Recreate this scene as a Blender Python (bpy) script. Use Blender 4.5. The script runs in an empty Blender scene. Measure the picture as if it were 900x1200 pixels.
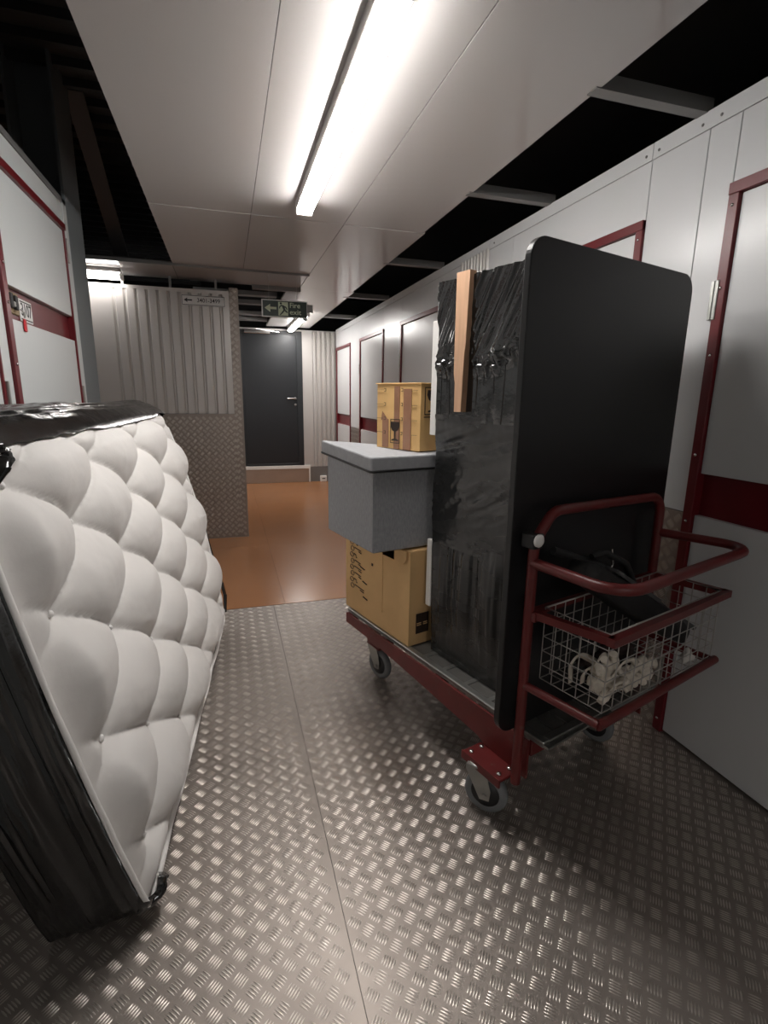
import bpy, bmesh, math, random
import numpy as np
from mathutils import Vector, Matrix, noise
random.seed(7)
PI = math.pi
S = bpy.context.scene
COL = S.collection

# ------------------------------------------------------------------ camera, world, exposure
CAMZ = 1.45
YAW, PITCH, ROLL, FPX = math.radians(16.941), math.radians(12.709), math.radians(0.7706), 599.4
cam_d = bpy.data.cameras.new('camera'); cam = bpy.data.objects.new('camera', cam_d); COL.objects.link(cam)
_f = Vector((math.sin(YAW)*math.cos(PITCH), math.cos(YAW)*math.cos(PITCH), -math.sin(PITCH)))
_r = Vector((math.cos(YAW), -math.sin(YAW), 0)); _u = _r.cross(_f)
_r2 = _r*math.cos(ROLL)+_u*math.sin(ROLL); _u2 = -_r*math.sin(ROLL)+_u*math.cos(ROLL)
cam.matrix_world = Matrix(((_r2.x, _u2.x, -_f.x, 0), (_r2.y, _u2.y, -_f.y, 0), (_r2.z, _u2.z, -_f.z, CAMZ), (0, 0, 0, 1)))
cam_d.sensor_fit = 'HORIZONTAL'; cam_d.sensor_width = 36; cam_d.lens = FPX/900*36
cam_d.clip_start = 0.05
S.camera = cam
S.view_settings.view_transform = 'Standard'; S.view_settings.look = 'None'
S.view_settings.gamma = 1; S.view_settings.use_curve_mapping = False
S.view_settings.exposure = 1.32
W = bpy.data.worlds.new('world'); S.world = W; W.use_nodes = True
W.node_tree.nodes['Background'].inputs[0].default_value = (1.0, 0.96, 0.92, 1)
W.node_tree.nodes['Background'].inputs[1].default_value = 0.0
TUBE_STRENGTH = 26.0

# ------------------------------------------------------------------ materials
def lin(c):
    return tuple((v/12.92 if v <= 0.04045 else ((v+0.055)/1.055)**2.4) for v in [x/255 for x in c])
def mat(name, rgb, rough=0.5, metal=0.0, spec=0.5, var=0.0, vscale=8.0, bump=0.0, bscale=60.0, rvar=0.0,
        stretch=(1, 1, 1), coat=0.0, sheen=0.0, dirt=None):
    m = bpy.data.materials.new(name); m.use_nodes = True
    nt = m.node_tree; b = nt.nodes['Principled BSDF']
    c = lin(rgb)
    b.inputs['Base Color'].default_value = (*c, 1)
    b.inputs['Roughness'].default_value = rough; b.inputs['Metallic'].default_value = metal
    b.inputs['Specular IOR Level'].default_value = spec
    b.inputs['Coat Weight'].default_value = coat
    b.inputs['Sheen Weight'].default_value = sheen
    tc = nt.nodes.new('ShaderNodeTexCoord'); mp = nt.nodes.new('ShaderNodeMapping')
    mp.inputs['Scale'].default_value = stretch
    nt.links.new(tc.outputs['Object'], mp.inputs['Vector'])
    if var or rvar:
        n = nt.nodes.new('ShaderNodeTexNoise'); n.inputs['Scale'].default_value = vscale; n.inputs['Detail'].default_value = 5
        nt.links.new(mp.outputs['Vector'], n.inputs['Vector'])
        if var:
            r = nt.nodes.new('ShaderNodeMapRange'); r.inputs['From Min'].default_value = .3; r.inputs['From Max'].default_value = .7
            r.inputs['To Min'].default_value = 1-var; r.inputs['To Max'].default_value = 1+var
            nt.links.new(n.outputs['Fac'], r.inputs['Value'])
            x = nt.nodes.new('ShaderNodeVectorMath'); x.operation = 'SCALE'; x.inputs[0].default_value = c
            nt.links.new(r.outputs[0], x.inputs['Scale'])
            out = x.outputs[0]
            if dirt:
                n2 = nt.nodes.new('ShaderNodeTexNoise'); n2.inputs['Scale'].default_value = dirt[1]; n2.inputs['Detail'].default_value = 8
                nt.links.new(tc.outputs['Object'], n2.inputs['Vector'])
                r2 = nt.nodes.new('ShaderNodeMapRange'); r2.inputs['From Min'].default_value = dirt[2]; r2.inputs['From Max'].default_value = dirt[2]+.08
                nt.links.new(n2.outputs['Fac'], r2.inputs['Value'])
                mx = nt.nodes.new('ShaderNodeMix'); mx.data_type = 'RGBA'
                nt.links.new(r2.outputs[0], mx.inputs['Factor']); nt.links.new(out, mx.inputs['A'])
                mx.inputs['B'].default_value = (*lin(dirt[0]), 1); out = mx.outputs['Result']
            nt.links.new(out, b.inputs['Base Color'])
        if rvar:
            r = nt.nodes.new('ShaderNodeMapRange'); r.inputs['From Min'].default_value = .3; r.inputs['From Max'].default_value = .7
            r.inputs['To Min'].default_value = max(.02, rough-rvar); r.inputs['To Max'].default_value = rough+rvar
            nt.links.new(n.outputs['Fac'], r.inputs['Value']); nt.links.new(r.outputs[0], b.inputs['Roughness'])
    if bump:
        n = nt.nodes.new('ShaderNodeTexNoise'); n.inputs['Scale'].default_value = bscale; n.inputs['Detail'].default_value = 4
        nt.links.new(mp.outputs['Vector'], n.inputs['Vector'])
        bp = nt.nodes.new('ShaderNodeBump'); bp.inputs['Strength'].default_value = bump; bp.inputs['Distance'].default_value = 0.004
        nt.links.new(n.outputs['Fac'], bp.inputs['Height']); nt.links.new(bp.outputs[0], b.inputs['Normal'])
    return m
def emit(name, rgb, st):
    m = bpy.data.materials.new(name); m.use_nodes = True; nt = m.node_tree
    for n in list(nt.nodes): nt.nodes.remove(n)
    e = nt.nodes.new('ShaderNodeEmission'); o = nt.nodes.new('ShaderNodeOutputMaterial')
    e.inputs[0].default_value = (*rgb, 1); e.inputs[1].default_value = st
    nt.links.new(e.outputs[0], o.inputs[0]); return m

M = {}
M['tread'] = mat('tread_aluminium', (150, 141, 134), .45, .64, rvar=.06, vscale=3, var=.05)
M['treadbar'] = mat('tread_bar_aluminium', (204, 196, 188), .30, .82)
M['subfloor'] = mat('subfloor', (40, 38, 36), .9)
M['board_floor'] = mat('brown_painted_board', (162, 110, 70), .24, 0, .5, var=.04, vscale=1.2, rvar=.03)
M['panel'] = mat('white_steel_panel', (212, 213, 214), .26, 0, .5, var=.015, vscale=2, bump=.015, bscale=4)
M['panel_l'] = mat('pale_grey_steel_leaf', (206, 210, 210), .34, 0, .5, bump=.015, bscale=4)
M['backing'] = mat('steel_backing', (120, 120, 120), .8)
M['ceil'] = mat('grey_ceiling_panel', (190, 187, 185), .15, 0, .5, bump=.012, bscale=2.5)
M['ceil_gloss'] = mat('glossy_ceiling_panel', (190, 187, 185), .07, 0, .6)
M['corr'] = mat('corrugated_pale_steel', (196, 192, 188), .33, .25, .5, var=.02, vscale=3)
M['red'] = mat('dark_red_frame', (102, 20, 28), .32, 0, .5, var=.08, vscale=9)
M['trolley'] = mat('worn_red_paint', (98, 29, 28), .38, 0, .5, var=.14, vscale=14, dirt=((96, 70, 62), 26, .66))
M['black_steel'] = mat('dark_roof_steel', (64, 64, 65), .6)
M['deck_rib'] = mat('roof_deck_rib', (64, 64, 65), .55, .3)
M['rail'] = mat('galvanised_rail', (128, 127, 126), .45, .4)
M['column'] = mat('grey_column_paint', (112, 118, 121), .5)
M['wire'] = mat('bright_wire', (182, 179, 175), .35, .6)
M['brace'] = mat('dark_grey_beam', (92, 92, 95), .6)
M['chrome'] = mat('chrome', (205, 203, 200), .22, 1)
M['zinc'] = mat('zinc', (168, 168, 164), .38, .9, var=.08, vscale=20)
M['dark_zinc'] = mat('dull_deck_steel', (112, 110, 106), .5, .6, var=.15, vscale=14)
M['tyre'] = mat('grey_rubber_tyre', (112, 114, 116), .7, var=.06, vscale=20)
M['hub'] = mat('dark_hub', (34, 34, 35), .5)
M['black_board'] = mat('black_laminate', (25, 25, 26), .36, 0, .45, bump=.02, bscale=300)
M['board_edge'] = mat('black_edge_band', (20, 20, 21), .5)
M['film'] = mat('black_stretch_film', (20, 20, 20), .15, 0, .9, rvar=.05, vscale=6, bump=.35, bscale=35)
M['film_soft'] = mat('dusty_black_film', (20, 20, 20), .27, 0, .8, rvar=.08, vscale=4, bump=.25, bscale=18, stretch=(1, 1, 3))
M['white_board'] = mat('white_furniture_board', (226, 224, 220), .4)
M['timber'] = mat('pale_timber', (205, 164, 132), .55, var=.10, vscale=5, stretch=(14, 14, 1.2), bump=.1, bscale=20)
M['mattress'] = mat('white_mattress_cloth', (226, 223, 220), .75, 0, .25, sheen=.15, bump=.08, bscale=90)
M['satin'] = mat('satin_embroidery', (238, 236, 234), .3, 0, .6, sheen=.3)
M['piping'] = mat('white_piping', (240, 238, 235), .5, sheen=.2)
M['fabric'] = mat('grey_linen', (156, 157, 160), .85, 0, .2, var=.14, vscale=130, bump=.3, bscale=260, stretch=(1, 1, .35))
M['fabric_lid'] = mat('grey_lid_cloth', (156, 157, 160), .6, 0, .3, var=.08, vscale=40, bump=.25, bscale=60)
M['black_trim'] = mat('black_trim', (16, 16, 17), .5)
M['carton'] = mat('brown_carton', (212, 174, 124), .72, 0, .2, var=.06, vscale=7, bump=.08, bscale=30)
M['carton_b'] = mat('yellow_brown_carton', (224, 182, 122), .65, 0, .3, var=.05, vscale=12, bump=.1, bscale=40)
M['tape'] = mat('brown_packing_tape', (152, 110, 84), .25, 0, .5, var=.05, vscale=20)
M['print'] = mat('black_print', (44, 30, 20), .7)
M['ink'] = mat('ink_black', (24, 24, 26), .5)
M['sign_white'] = mat('sign_white', (222, 222, 220), .35)
M['sign_green'] = mat('sign_green', (22, 46, 34), .4)
M['sign_pale'] = mat('sign_pale_green', (206, 218, 190), .5)
M['door_dark'] = mat('anthracite_door', (37, 39, 42), .36, 0, .45, bump=.02, bscale=200)
M['door_dark2'] = mat('anthracite_frame', (34, 37, 40), .45)
M['step'] = mat('brushed_step_plate', (168, 150, 136), .4, .5, var=.05, vscale=4)
M['white_plastic'] = mat('white_plastic', (232, 230, 226), .35)
M['lamp_body'] = mat('lamp_body_grey', (150, 146, 143), .4)
M['lamp_dim'] = emit('dim_batten_glow', (1.0, 0.955, 0.92), TUBE_STRENGTH*.42)  # batten glow turned down so the wall just behind does not burn out
M['lamp'] = emit('batten_glow', (1.0, 0.965, 0.93), TUBE_STRENGTH)
M['brass'] = mat('brass_lock', (150, 128, 88), .35, .8)
M['tag_red'] = mat('red_tag', (190, 16, 30), .4)
M['cloth_cream'] = mat('cream_cloth', (212, 203, 190), .75, var=.08, vscale=25, bump=.15, bscale=60)
M['bag'] = mat('black_bag_fabric', (19, 19, 20), .6, bump=.2, bscale=160)
M['bag_grey'] = mat('charcoal_flap', (72, 72, 72), .5, bump=.15, bscale=120)
M['mauve'] = mat('dark_mauve_cloth', (62, 48, 46), .8, bump=.2, bscale=60)
M['paper'] = mat('white_paper', (208, 204, 198), .7)

# ------------------------------------------------------------------ mesh builder
class MB:
    def __init__(s): s.v = []; s.f = []; s.sm = []
    def add(s, vs, fs, smooth=False):
        o = len(s.v); s.v += [tuple(p) for p in vs]; s.f += [tuple(i+o for i in f) for f in fs]; s.sm += [smooth]*len(fs); return s
    def box(s, x0, x1, y0, y1, z0, z1, bev=0.0, seg=1):
        if bev <= 0:
            return s.add([(x0, y0, z0), (x1, y0, z0), (x1, y1, z0), (x0, y1, z0), (x0, y0, z1), (x1, y0, z1), (x1, y1, z1), (x0, y1, z1)],
                         [(0, 3, 2, 1), (4, 5, 6, 7), (0, 1, 5, 4), (1, 2, 6, 5), (2, 3, 7, 6), (3, 0, 4, 7)])
        bm = bmesh.new(); bmesh.ops.create_cube(bm, size=1)
        for v in bm.verts:
            v.co = Vector(((x0+x1)/2+v.co.x*(x1-x0), (y0+y1)/2+v.co.y*(y1-y0), (z0+z1)/2+v.co.z*(z1-z0)))
        bmesh.ops.bevel(bm, geom=list(bm.edges), offset=bev, segments=seg, affect='EDGES', profile=.5)
        bm.verts.index_update()
        s.add([v.co[:] for v in bm.verts], [tuple(v.index for v in f.verts) for f in bm.faces]); bm.free(); return s
    def obox(s, c, ax, ay, az, hx, hy, hz):
        c, ax, ay, az = Vector(c), Vector(ax).normalized(), Vector(ay).normalized(), Vector(az).normalized()
        vs = [c+ax*hx*i+ay*hy*j+az*hz*k for k in (-1, 1) for j, i in ((-1, -1), (-1, 1), (1, 1), (1, -1))]
        return s.add(vs, [(0, 3, 2, 1), (4, 5, 6, 7), (0, 1, 5, 4), (1, 2, 6, 5), (2, 3, 7, 6), (3, 0, 4, 7)])
    def bar(s, p, q, w, h, up=(0, 0, 1)):
        p, q = Vector(p), Vector(q); d = q-p; side = d.cross(Vector(up))
        if side.length < 1e-6: side = d.cross(Vector((1, 0, 0)))
        u2 = side.cross(d)
        return s.obox((p+q)/2, d, side, u2, d.length/2, w/2, h/2)
    def tube(s, pts, r, n=10, closed=False, cap=True):
        P = [Vector(p) for p in pts]; k = len(P); vs = []; fs = []
        prev = None
        rr = r if isinstance(r, (list, tuple)) else [r]*k
        for i, p in enumerate(P):
            if closed: t = P[(i+1) % k]-P[i-1]
            else: t = P[min(i+1, k-1)]-P[max(i-1, 0)]
            t.normalize()
            if prev is None:
                a = Vector((0, 0, 1)) if abs(t.z) < .9 else Vector((1, 0, 0)); x = a.cross(t).normalized()
            else:
                x = (prev-t*prev.dot(t)).normalized()
            prev = x; y = t.cross(x)
            for j in range(n):
                an = 2*PI*j/n; vs.append(p+(x*math.cos(an)+y*math.sin(an))*rr[i])
        for i in range(k if closed else k-1):
            for j in range(n):
                a, b = i*n+j, i*n+(j+1) % n; c, d = ((i+1) % k)*n+(j+1) % n, ((i+1) % k)*n+j
                fs.append((a, b, c, d))
        s.add(vs, fs, True)
        if cap and not closed:
            s.add(vs[:n], [tuple(reversed(range(n)))]); s.add(vs[-n:], [tuple(range(n))])
        return s
    def lathe(s, prof, c, axis=(0, 0, 1), n=24, smooth=True):
        c = Vector(c); az = Vector(axis).normalized()
        ax = (Vector((0, 0, 1)) if abs(az.z) < .9 else Vector((1, 0, 0))).cross(az).normalized(); ay = az.cross(ax)
        vs = []; fs = []
        for r, h in prof:
            for j in range(n):
                an = 2*PI*j/n; vs.append(c+az*h+(ax*math.cos(an)+ay*math.sin(an))*r)
        for i in range(len(prof)-1):
            for j in range(n):
                fs.append((i*n+j, i*n+(j+1) % n, (i+1)*n+(j+1) % n, (i+1)*n+j))
        fs.append(tuple(reversed(range(n)))); k = (len(prof)-1)*n; fs.append(tuple(range(k, k+n)))
        return s.add(vs, fs, smooth)
    def prism(s, poly, o, ax, ay, az, th):
        """polygon poly (2D) in the plane o + x*ax + y*ay, extruded by th along az"""
        o, ax, ay, az = Vector(o), Vector(ax), Vector(ay), Vector(az); n = len(poly)
        a = [o+ax*x+ay*y for x, y in poly]; b = [p+az*th for p in a]
        return s.add(a+b, [tuple(reversed(range(n))), tuple(range(n, 2*n))]+[(i, (i+1) % n, n+(i+1) % n, n+i) for i in range(n)])
    def build(s, name, m, parent=None, off=(0, 0, 0), smooth=None, fix=True):
        me = bpy.data.meshes.new(name)
        ox, oy, oz = off
        me.from_pydata([(x-ox, y-oy, z-oz) for x, y, z in s.v], [], s.f)
        me.polygons.foreach_set('use_smooth', s.sm if smooth is None else [smooth]*len(s.f))
        if fix and len(s.f) < 60000:
            bm = bmesh.new(); bm.from_mesh(me); bmesh.ops.recalc_face_normals(bm, faces=bm.faces[:]); bm.to_mesh(me); bm.free()
        me.materials.append(M[m]); me.update()
        o = bpy.data.objects.new(name, me); COL.objects.link(o)
        if parent: o.parent = parent
        return o

def tag(o, label=None, cat=None, group=None, kind=None):
    if label: o['label'] = label
    if cat: o['category'] = cat
    if group: o['group'] = group
    if kind: o['kind'] = kind
    return o
def thing(name, label, cat, loc=(0, 0, 0), rz=0, group=None, kind=None):
    o = bpy.data.objects.new(name, None); COL.objects.link(o); o.empty_display_size = .05
    o.location = loc; o.rotation_euler = (0, 0, rz)
    return tag(o, label, cat, group, kind)
def child(o, mesh, name, loc=(0, 0, 0), rot=(0, 0, 0)):
    c = bpy.data.objects.new(name, mesh); COL.objects.link(c); c.parent = o; c.location = loc; c.rotation_euler = rot; return c
def text(name, body, size, m, parent, loc, xdir, ydir, ext=.0006, align='CENTER', sx=1.0):
    """lettering as mesh; x runs along xdir, up along ydir"""
    cu = bpy.data.curves.new(name, 'FONT'); cu.body = body; cu.size = size; cu.extrude = ext
    cu.offset = size*.006; cu.align_x = align; cu.align_y = 'CENTER'; cu.resolution_u = 3
    t = bpy.data.objects.new(name+'_c', cu); COL.objects.link(t)
    bpy.context.view_layer.update()
    dg = bpy.context.evaluated_depsgraph_get(); me = bpy.data.meshes.new_from_object(t.evaluated_get(dg))
    bpy.data.objects.remove(t); bpy.data.curves.remove(cu)
    X, Y = Vector(xdir).normalized(), Vector(ydir).normalized(); Zv = X.cross(Y)
    R = Matrix((X*sx, Y, Zv)).transposed().to_4x4(); R.translation = Vector(loc)
    me.transform(R); me.materials.clear(); me.materials.append(M[m])
    o = bpy.data.objects.new(name, me); COL.objects.link(o); o.parent = parent; return o
def fillet(pts, r, n=6):
    """round the inner corners of an open polyline"""
    P = [Vector(p) for p in pts]; out = [P[0]]
    for i in range(1, len(P)-1):
        a, b, c = P[i-1], P[i], P[i+1]; u = (a-b).normalized(); v = (c-b).normalized()
        ang = u.angle(v); d = min(r/math.tan(ang/2), .49*(a-b).length, .49*(c-b).length); rr = d*math.tan(ang/2)
        cen = b+(u+v).normalized()*(rr/math.sin(ang/2)); s0 = b+u*d-cen; s1 = b+v*d-cen
        for k in range(n+1):
            out.append(cen+s0.normalized().slerp(s1.normalized(), k/n)*s0.length if s0.angle(s1) > 1e-4 else b)
    out.append(P[-1]); return out
def rrect(x0, x1, y0, y1, r, n=8):
    out = []
    for cx, cy, a0 in ((x1-r, y1-r, 0), (x0+r, y1-r, 90), (x0+r, y0+r, 180), (x1-r, y0+r, 270)):
        for k in range(n+1):
            a = math.radians(a0+90*k/n); out.append((cx+r*math.cos(a), cy+r*math.sin(a)))
    return out
nz = lambda x, y=0, z=0: noise.noise(Vector((x, y, z)))

# ------------------------------------------------------------------ tread plate relief
def tread_bars(name, parent, m, ext0, ext1, org, ax, ay, az, ref, height=.0016):
    """five-bar relief over the rectangle ext0..ext1 in the plane org + x*ax + y*ay"""
    pitch = .0442; e1 = np.array((1, -1))/math.sqrt(2); e2 = np.array((1, 1))/math.sqrt(2)
    L, Wd, G = .0172, .0023, .0074
    base = [(-1, 0, 0), (-.45, .9, 0), (.45, .9, 0), (1, 0, 0), (.45, -.9, 0), (-.45, -.9, 0), (-.5, 0, 1), (.5, 0, 1)]
    fb = [(0, 6, 1), (0, 5, 6), (1, 6, 7, 2), (5, 4, 7, 6), (2, 7, 3), (4, 3, 7)]
    V = []; F = []
    R = int((abs(ext1[0]-ext0[0])+abs(ext1[1]-ext0[1]))/pitch)+60
    for i in range(-R, R):
        for j in range(-R, R):
            c = np.array(ref)+e1*i*pitch+e2*j*pitch
            if not (ext0[0]+.012 < c[0] < ext1[0]-.012 and ext0[1]+.012 < c[1] < ext1[1]-.012): continue
            d, p = (e1, e2) if (i+j) % 2 == 0 else (e2, e1)
            for k in range(-2, 3):
                o = c+p*k*G; n0 = len(V); bl = L*(1-.05*abs(k))
                for x, y, z in base:
                    q = o+d*x*bl+p*y*Wd; V.append((q[0], q[1], z*height))
                F += [tuple(n0+t for t in f) for f in fb]
    V = np.array(V); A = np.array((ax, ay, az)); V = V@A+np.array(org)
    me = bpy.data.meshes.new(name); me.from_pydata(V.tolist(), [], F)
    me.polygons.foreach_set('use_smooth', [True]*len(F)); me.materials.append(M[m]); me.update()
    o = bpy.data.objects.new(name, me); COL.objects.link(o); o.parent = parent; o['kind'] = 'stuff'; return o

# ================================================================== THE SETTING
XR, XL, H = 1.792, -.828, 2.513
YE = 8.75                      # end wall
YS = 5.37                      # steel clad wall
SEAM = .2466
fl = tag(MB().box(-3.2, XR+.05, -4.6, 3.47, -.06, -.006).build('floor', 'subfloor'), kind='structure')
for x0, x1 in ((XL-.3, SEAM-.0009), (SEAM+.0009, XR+.02)):
    pl = MB().box(x0, x1, -4.6, 3.462, -.0055, 0).build('tread_plate', 'tread', fl)
    tread_bars('tread_bar', pl, 'treadbar', (max(x0, XL-.02), -.6), (min(x1, XR), 3.462), (0, 0, 0), (1, 0, 0), (0, 1, 0), (0, 0, 1), (.3026, 1.0305))
fb = tag(MB().box(-3.2, XR+.05, 3.47, YE+.1, -.06, -.012).build('floor', 'subfloor'), kind='structure')
for x0, x1, y0, y1 in ((-3.2, .33, 3.47, 5.0), (.33, XR+.04, 3.47, 5.0), (-3.2, .33, 5.0, 6.9), (.33, XR+.04, 5.0, 6.6), (-3.2, .33, 6.9, YE+.1), (.33, XR+.04, 6.6, YE+.1)):
    MB().box(x0+.0006, x1-.0006, y0+.0006, y1-.0006, -.0118, 0).build('floor_board', 'board_floor', fb)

# ---- right wall: backing, infill panels, kick plates, louvre, doors
wr = tag(MB().box(XR+.045, XR+.09, -4.6, YE, 0, H).build('wall_right', 'backing'), kind='structure')
G = .0016
def wpanel(y0, y1, z0, z1, m='panel', name='wall_panel', proud=0.0, par=None):
    return MB().box(XR-proud, XR+.03, y0+G, y1-G, z0+G, z1-G, .0012).build(name, m, par or wr)
doors_r = [(-.95, .18), (.48, 1.614), (2.024, 3.15), (4.25, 5.361), (5.979, 7.11), (7.671, 8.70)]
DT = 2.214
HZ = 2.448
ys = sorted([-4.6]+[-.95, .48+.0, 2.024, 3.47, 4.25, 5.67, 7.4]+[YE])
for a, b in zip(ys[:-1], ys[1:]):
    MB().box(XR-.0025, XR+.03, a+G, b-G, HZ, H-.001, .001).build('header_strip', 'panel', wr)
for y0, y1 in doors_r: wpanel(y0, y1, DT, HZ)
infill = [(-4.6, -.95), (.18, .48), (1.614, 1.744), (1.744, 2.024), (3.15, 3.47), (3.92, 4.25), (5.361, 5.979), (7.11, 7.671), (8.70, YE)]
for y0, y1 in infill:
    wpanel(y0, y1, 1.0, HZ)
for y0, y1 in ((-4.6, -.95), (.18, .48), (1.614, 2.024), (3.15, 4.25), (5.361, 5.979), (7.11, 7.671), (8.70, YE)):
    k = wpanel(y0, y1, 0.0, 1.0, 'tread', 'kick_plate')
    tread_bars('tread_bar', k, 'treadbar', (y0, 0), (y1, 1.0), (XR, 0, 0), (0, 1, 0), (0, 0, 1), (-1, 0, 0), (y0, .5))
# louvred infill
lv = MB()
n = 9; w = (3.92-3.47)/n
for i in range(n):
    y = 3.47+i*w
    lv.add([(XR+.012, y, 1.0), (XR-.010, y+w*.3, 1.0), (XR-.010, y+w*.7, 1.0), (XR+.012, y+w, 1.0), (XR+.012, y, HZ+.012), (XR-.010, y+w*.3, HZ+.012), (XR-.010, y+w*.7, HZ+.012), (XR+.012, y+w, HZ+.012)],
           [(0, 1, 5, 4), (1, 2, 6, 5), (2, 3, 7, 6), (4, 5, 6, 7)])
lv.build('corrugated_panel', 'corr', wr)
for y in (1.70, 1.78, 1.99, 2.06, 1.42, 3.4, 5.6, 7.3):
    MB().lathe([(.006, 0), (.005, -.003), (.0, -.004)], (XR-.0025, y, HZ+.025), (1, 0, 0), 10).build('rivet', 'rail', wr)

def right_door(i, y0, y1, bolts=True):
    d = thing('door_%d' % i, None, None, (XR, y0, 0), kind='structure')
    off = (XR, y0, 0); fw = .042; pr = .012
    f = MB().box(XR-pr, XR+.03, y0, y0+fw, 0, DT, .002).build('door_jamb', 'red', d, off)
    MB().box(XR-pr, XR+.03, y1-fw, y1, 0, DT, .002).build('door_jamb', 'red', d, off)
    MB().box(XR-pr-.004, XR+.03, y0, y1, DT-.038, DT+.002, .002).build('door_head', 'red', d, off)
    MB().box(XR+.002, XR+.03, y0+fw+.002, y1-fw-.002, 1.168, DT-.040, .002).build('upper_leaf', 'panel', d, off)
    MB().box(XR+.026, XR+.04, y0+fw, y1-fw, .96, 1.2).build('lock_band', 'red', d, off)
    MB().box(XR+.002, XR+.03, y0+fw+.002, y1-fw-.002, .012, .998, .002).build('lower_leaf', 'panel', d, off)
    for z in (.22, 1.75):
        MB().box(XR-.016, XR-.004, y1+.002, y1+.018, z, z+.14, .002).build('hinge', 'zinc', d, off)
        MB().box(XR-.016, XR-.004, y1-.016, y1, z, z+.14, .002).build('hinge', 'zinc', d, off)
    if bolts:
        for yy in (y0+fw/2, y1-fw/2):
            for z in (.06, .97, 1.24, 1.62, 1.86, 2.14):
                MB().lathe([(.0065, 0), (.006, -.003), (.003, -.005)], (XR-pr, yy, z), (1, 0, 0), 10).build('rivet', 'chrome', d, off)
    return d
LBL = ['white steel unit door with red frame near the plain near end wall', 'white steel unit door with dark red frame beside the trolley basket',
       'white unit door whose red head shows above the black table top', 'white unit door with maroon band behind the wrapped furniture stack',
       'white unit door with maroon band behind the small fragile box', 'white unit door with maroon band beside the pale corrugated end wall']
for i, (y0, y1) in enumerate(doors_r):
    d = right_door(i+1, y0, y1); d['label'] = LBL[i]

# ---- left wall with unit door 3107
wl = tag(MB().box(XL-.09, XL-.045, -4.6, 3.63, 0, H).build('wall_left', 'backing'), kind='structure')
def lpanel(y0, y1, z0, z1, m='panel_l', name='wall_panel', x=0.0):
    return MB().box(XL-.03, XL+x, y0+G, y1-G, z0+G, z1-G, .0012).build(name, m, wl)
LT = 2.371
lpanel(-4.6, 1.2, LT, H-.03); lpanel(1.2, 2.42, LT, H-.03); lpanel(2.42, 3.555, LT, H-.03)
MB().box(XL-.045, XL+.006, -4.6, 3.63, H-.03, H, .002).build('header_strip', 'rail', wl)
MB().box(XL-.045, XL+.006, 3.557, 3.63, 0, H, .002).build('corner_strip', 'panel_l', wl)
lpanel(2.402, 2.50, 0, LT)
lpanel(-4.6, 1.24, 0, LT)
def left_door(i, y0, y1, num):
    d = thing('door_%d' % i, None, None, (XL, y0, 0), kind='structure'); off = (XL, y0, 0)
    fw = .045
    MB().box(XL-.03, XL+.012, y0, y0+fw, 0, LT, .002).build('door_jamb', 'red', d, off)
    MB().box(XL-.03, XL+.006, y1-.016, y1, 0, LT, .002).build('door_jamb', 'red', d, off)
    MB().box(XL-.03, XL+.012, y0, y1, LT-.036, LT, .002).build('door_head', 'red', d, off)
    MB().box(XL-.03, XL-.002, y0+fw+.002, y1-.018, 1.878, LT-.038, .002).build('upper_leaf', 'panel_l', d, off)
    MB().box(XL-.045, XL-.026, y0+fw, y1-.016, 1.70, 1.91).build('lock_band', 'red', d, off)
    MB().box(XL-.03, XL-.002, y0+fw+.002, y1-.018, .012, 1.745, .002).build('lower_leaf', 'panel_l', d, off)
    for z in (1.36, 2.17):
        MB().box(XL+.002, XL+.014, y1+.002, y1+.016, z, z+.13, .002).build('hinge', 'zinc', d, off)
    for z in (.5, 1.2, 1.56, 1.80, 1.95, 2.2):
        MB().lathe([(.0065, 0), (.006, .003), (.003, .005)], (XL+.012, y0+fw/2, z), (1, 0, 0), 10).build('rivet', 'chrome', d, off)
    return d
dl = left_door(7, 2.505, 3.545, True); dl['label'] = 'pale grey unit door numbered 3107 behind the leaning mattress'
d8 = left_door(8, 1.26, 2.40, False); d8['label'] = 'pale grey unit door before door 3107 along the mattress wall'
# latch of 3107
lk = thing('latch', 'brass hasp latch with red seal tag on door 3107', 'latch', (XL-.026, 2.56, 1.77))
off = (XL-.026, 2.56, 1.77)
MB().box(XL-.026, XL-.016, 2.562, 2.735, 1.772, 1.862, .003).build('back_plate', 'brass', lk, off)
MB().box(XL-.016, XL-.004, 2.575, 2.70, 1.80, 1.822, .003).build('bolt', 'zinc', lk, off)
MB().box(XL-.016, XL+.002, 2.60, 2.625, 1.79, 1.85, .003).build('hasp', 'hub', lk, off)
MB().box(XL-.016, XL-.002, 2.665, 2.69, 1.79, 1.848, .003).build('hasp', 'hub', lk, off)
MB().tube([(XL-.006, 2.715, 1.80), (XL+.004, 2.722, 1.785), (XL+.004, 2.722, 1.765)], .004, 8).build('wire', 'zinc', lk, off)
MB().box(XL+.000, XL+.008, 2.700, 2.728, 1.705, 1.760, .004).build('seal_tag', 'tag_red', lk, off)
# number plate
npz = thing('number_plate', 'white number plate reading 3107 on the red door band', 'sign', (XL-.026, 2.745, 1.757))
off = (XL-.026, 2.745, 1.757)
MB().box(XL-.026, XL-.020, 2.752, 2.908, 1.757, 1.851, .002).build('plate', 'sign_white', npz, off)
for z in (1.764, 1.838): MB().box(XL-.0202, XL-.0194, 2.760, 2.900, z, z+.005).build('border_line', 'ink', npz, off)
t = text('numerals', '3107', .078, 'ink', npz, (XL-.0196-XL+.026, 2.83-2.745, 1.805-1.757), (0, 1, 0), (0, 0, 1), sx=.84)

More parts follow.
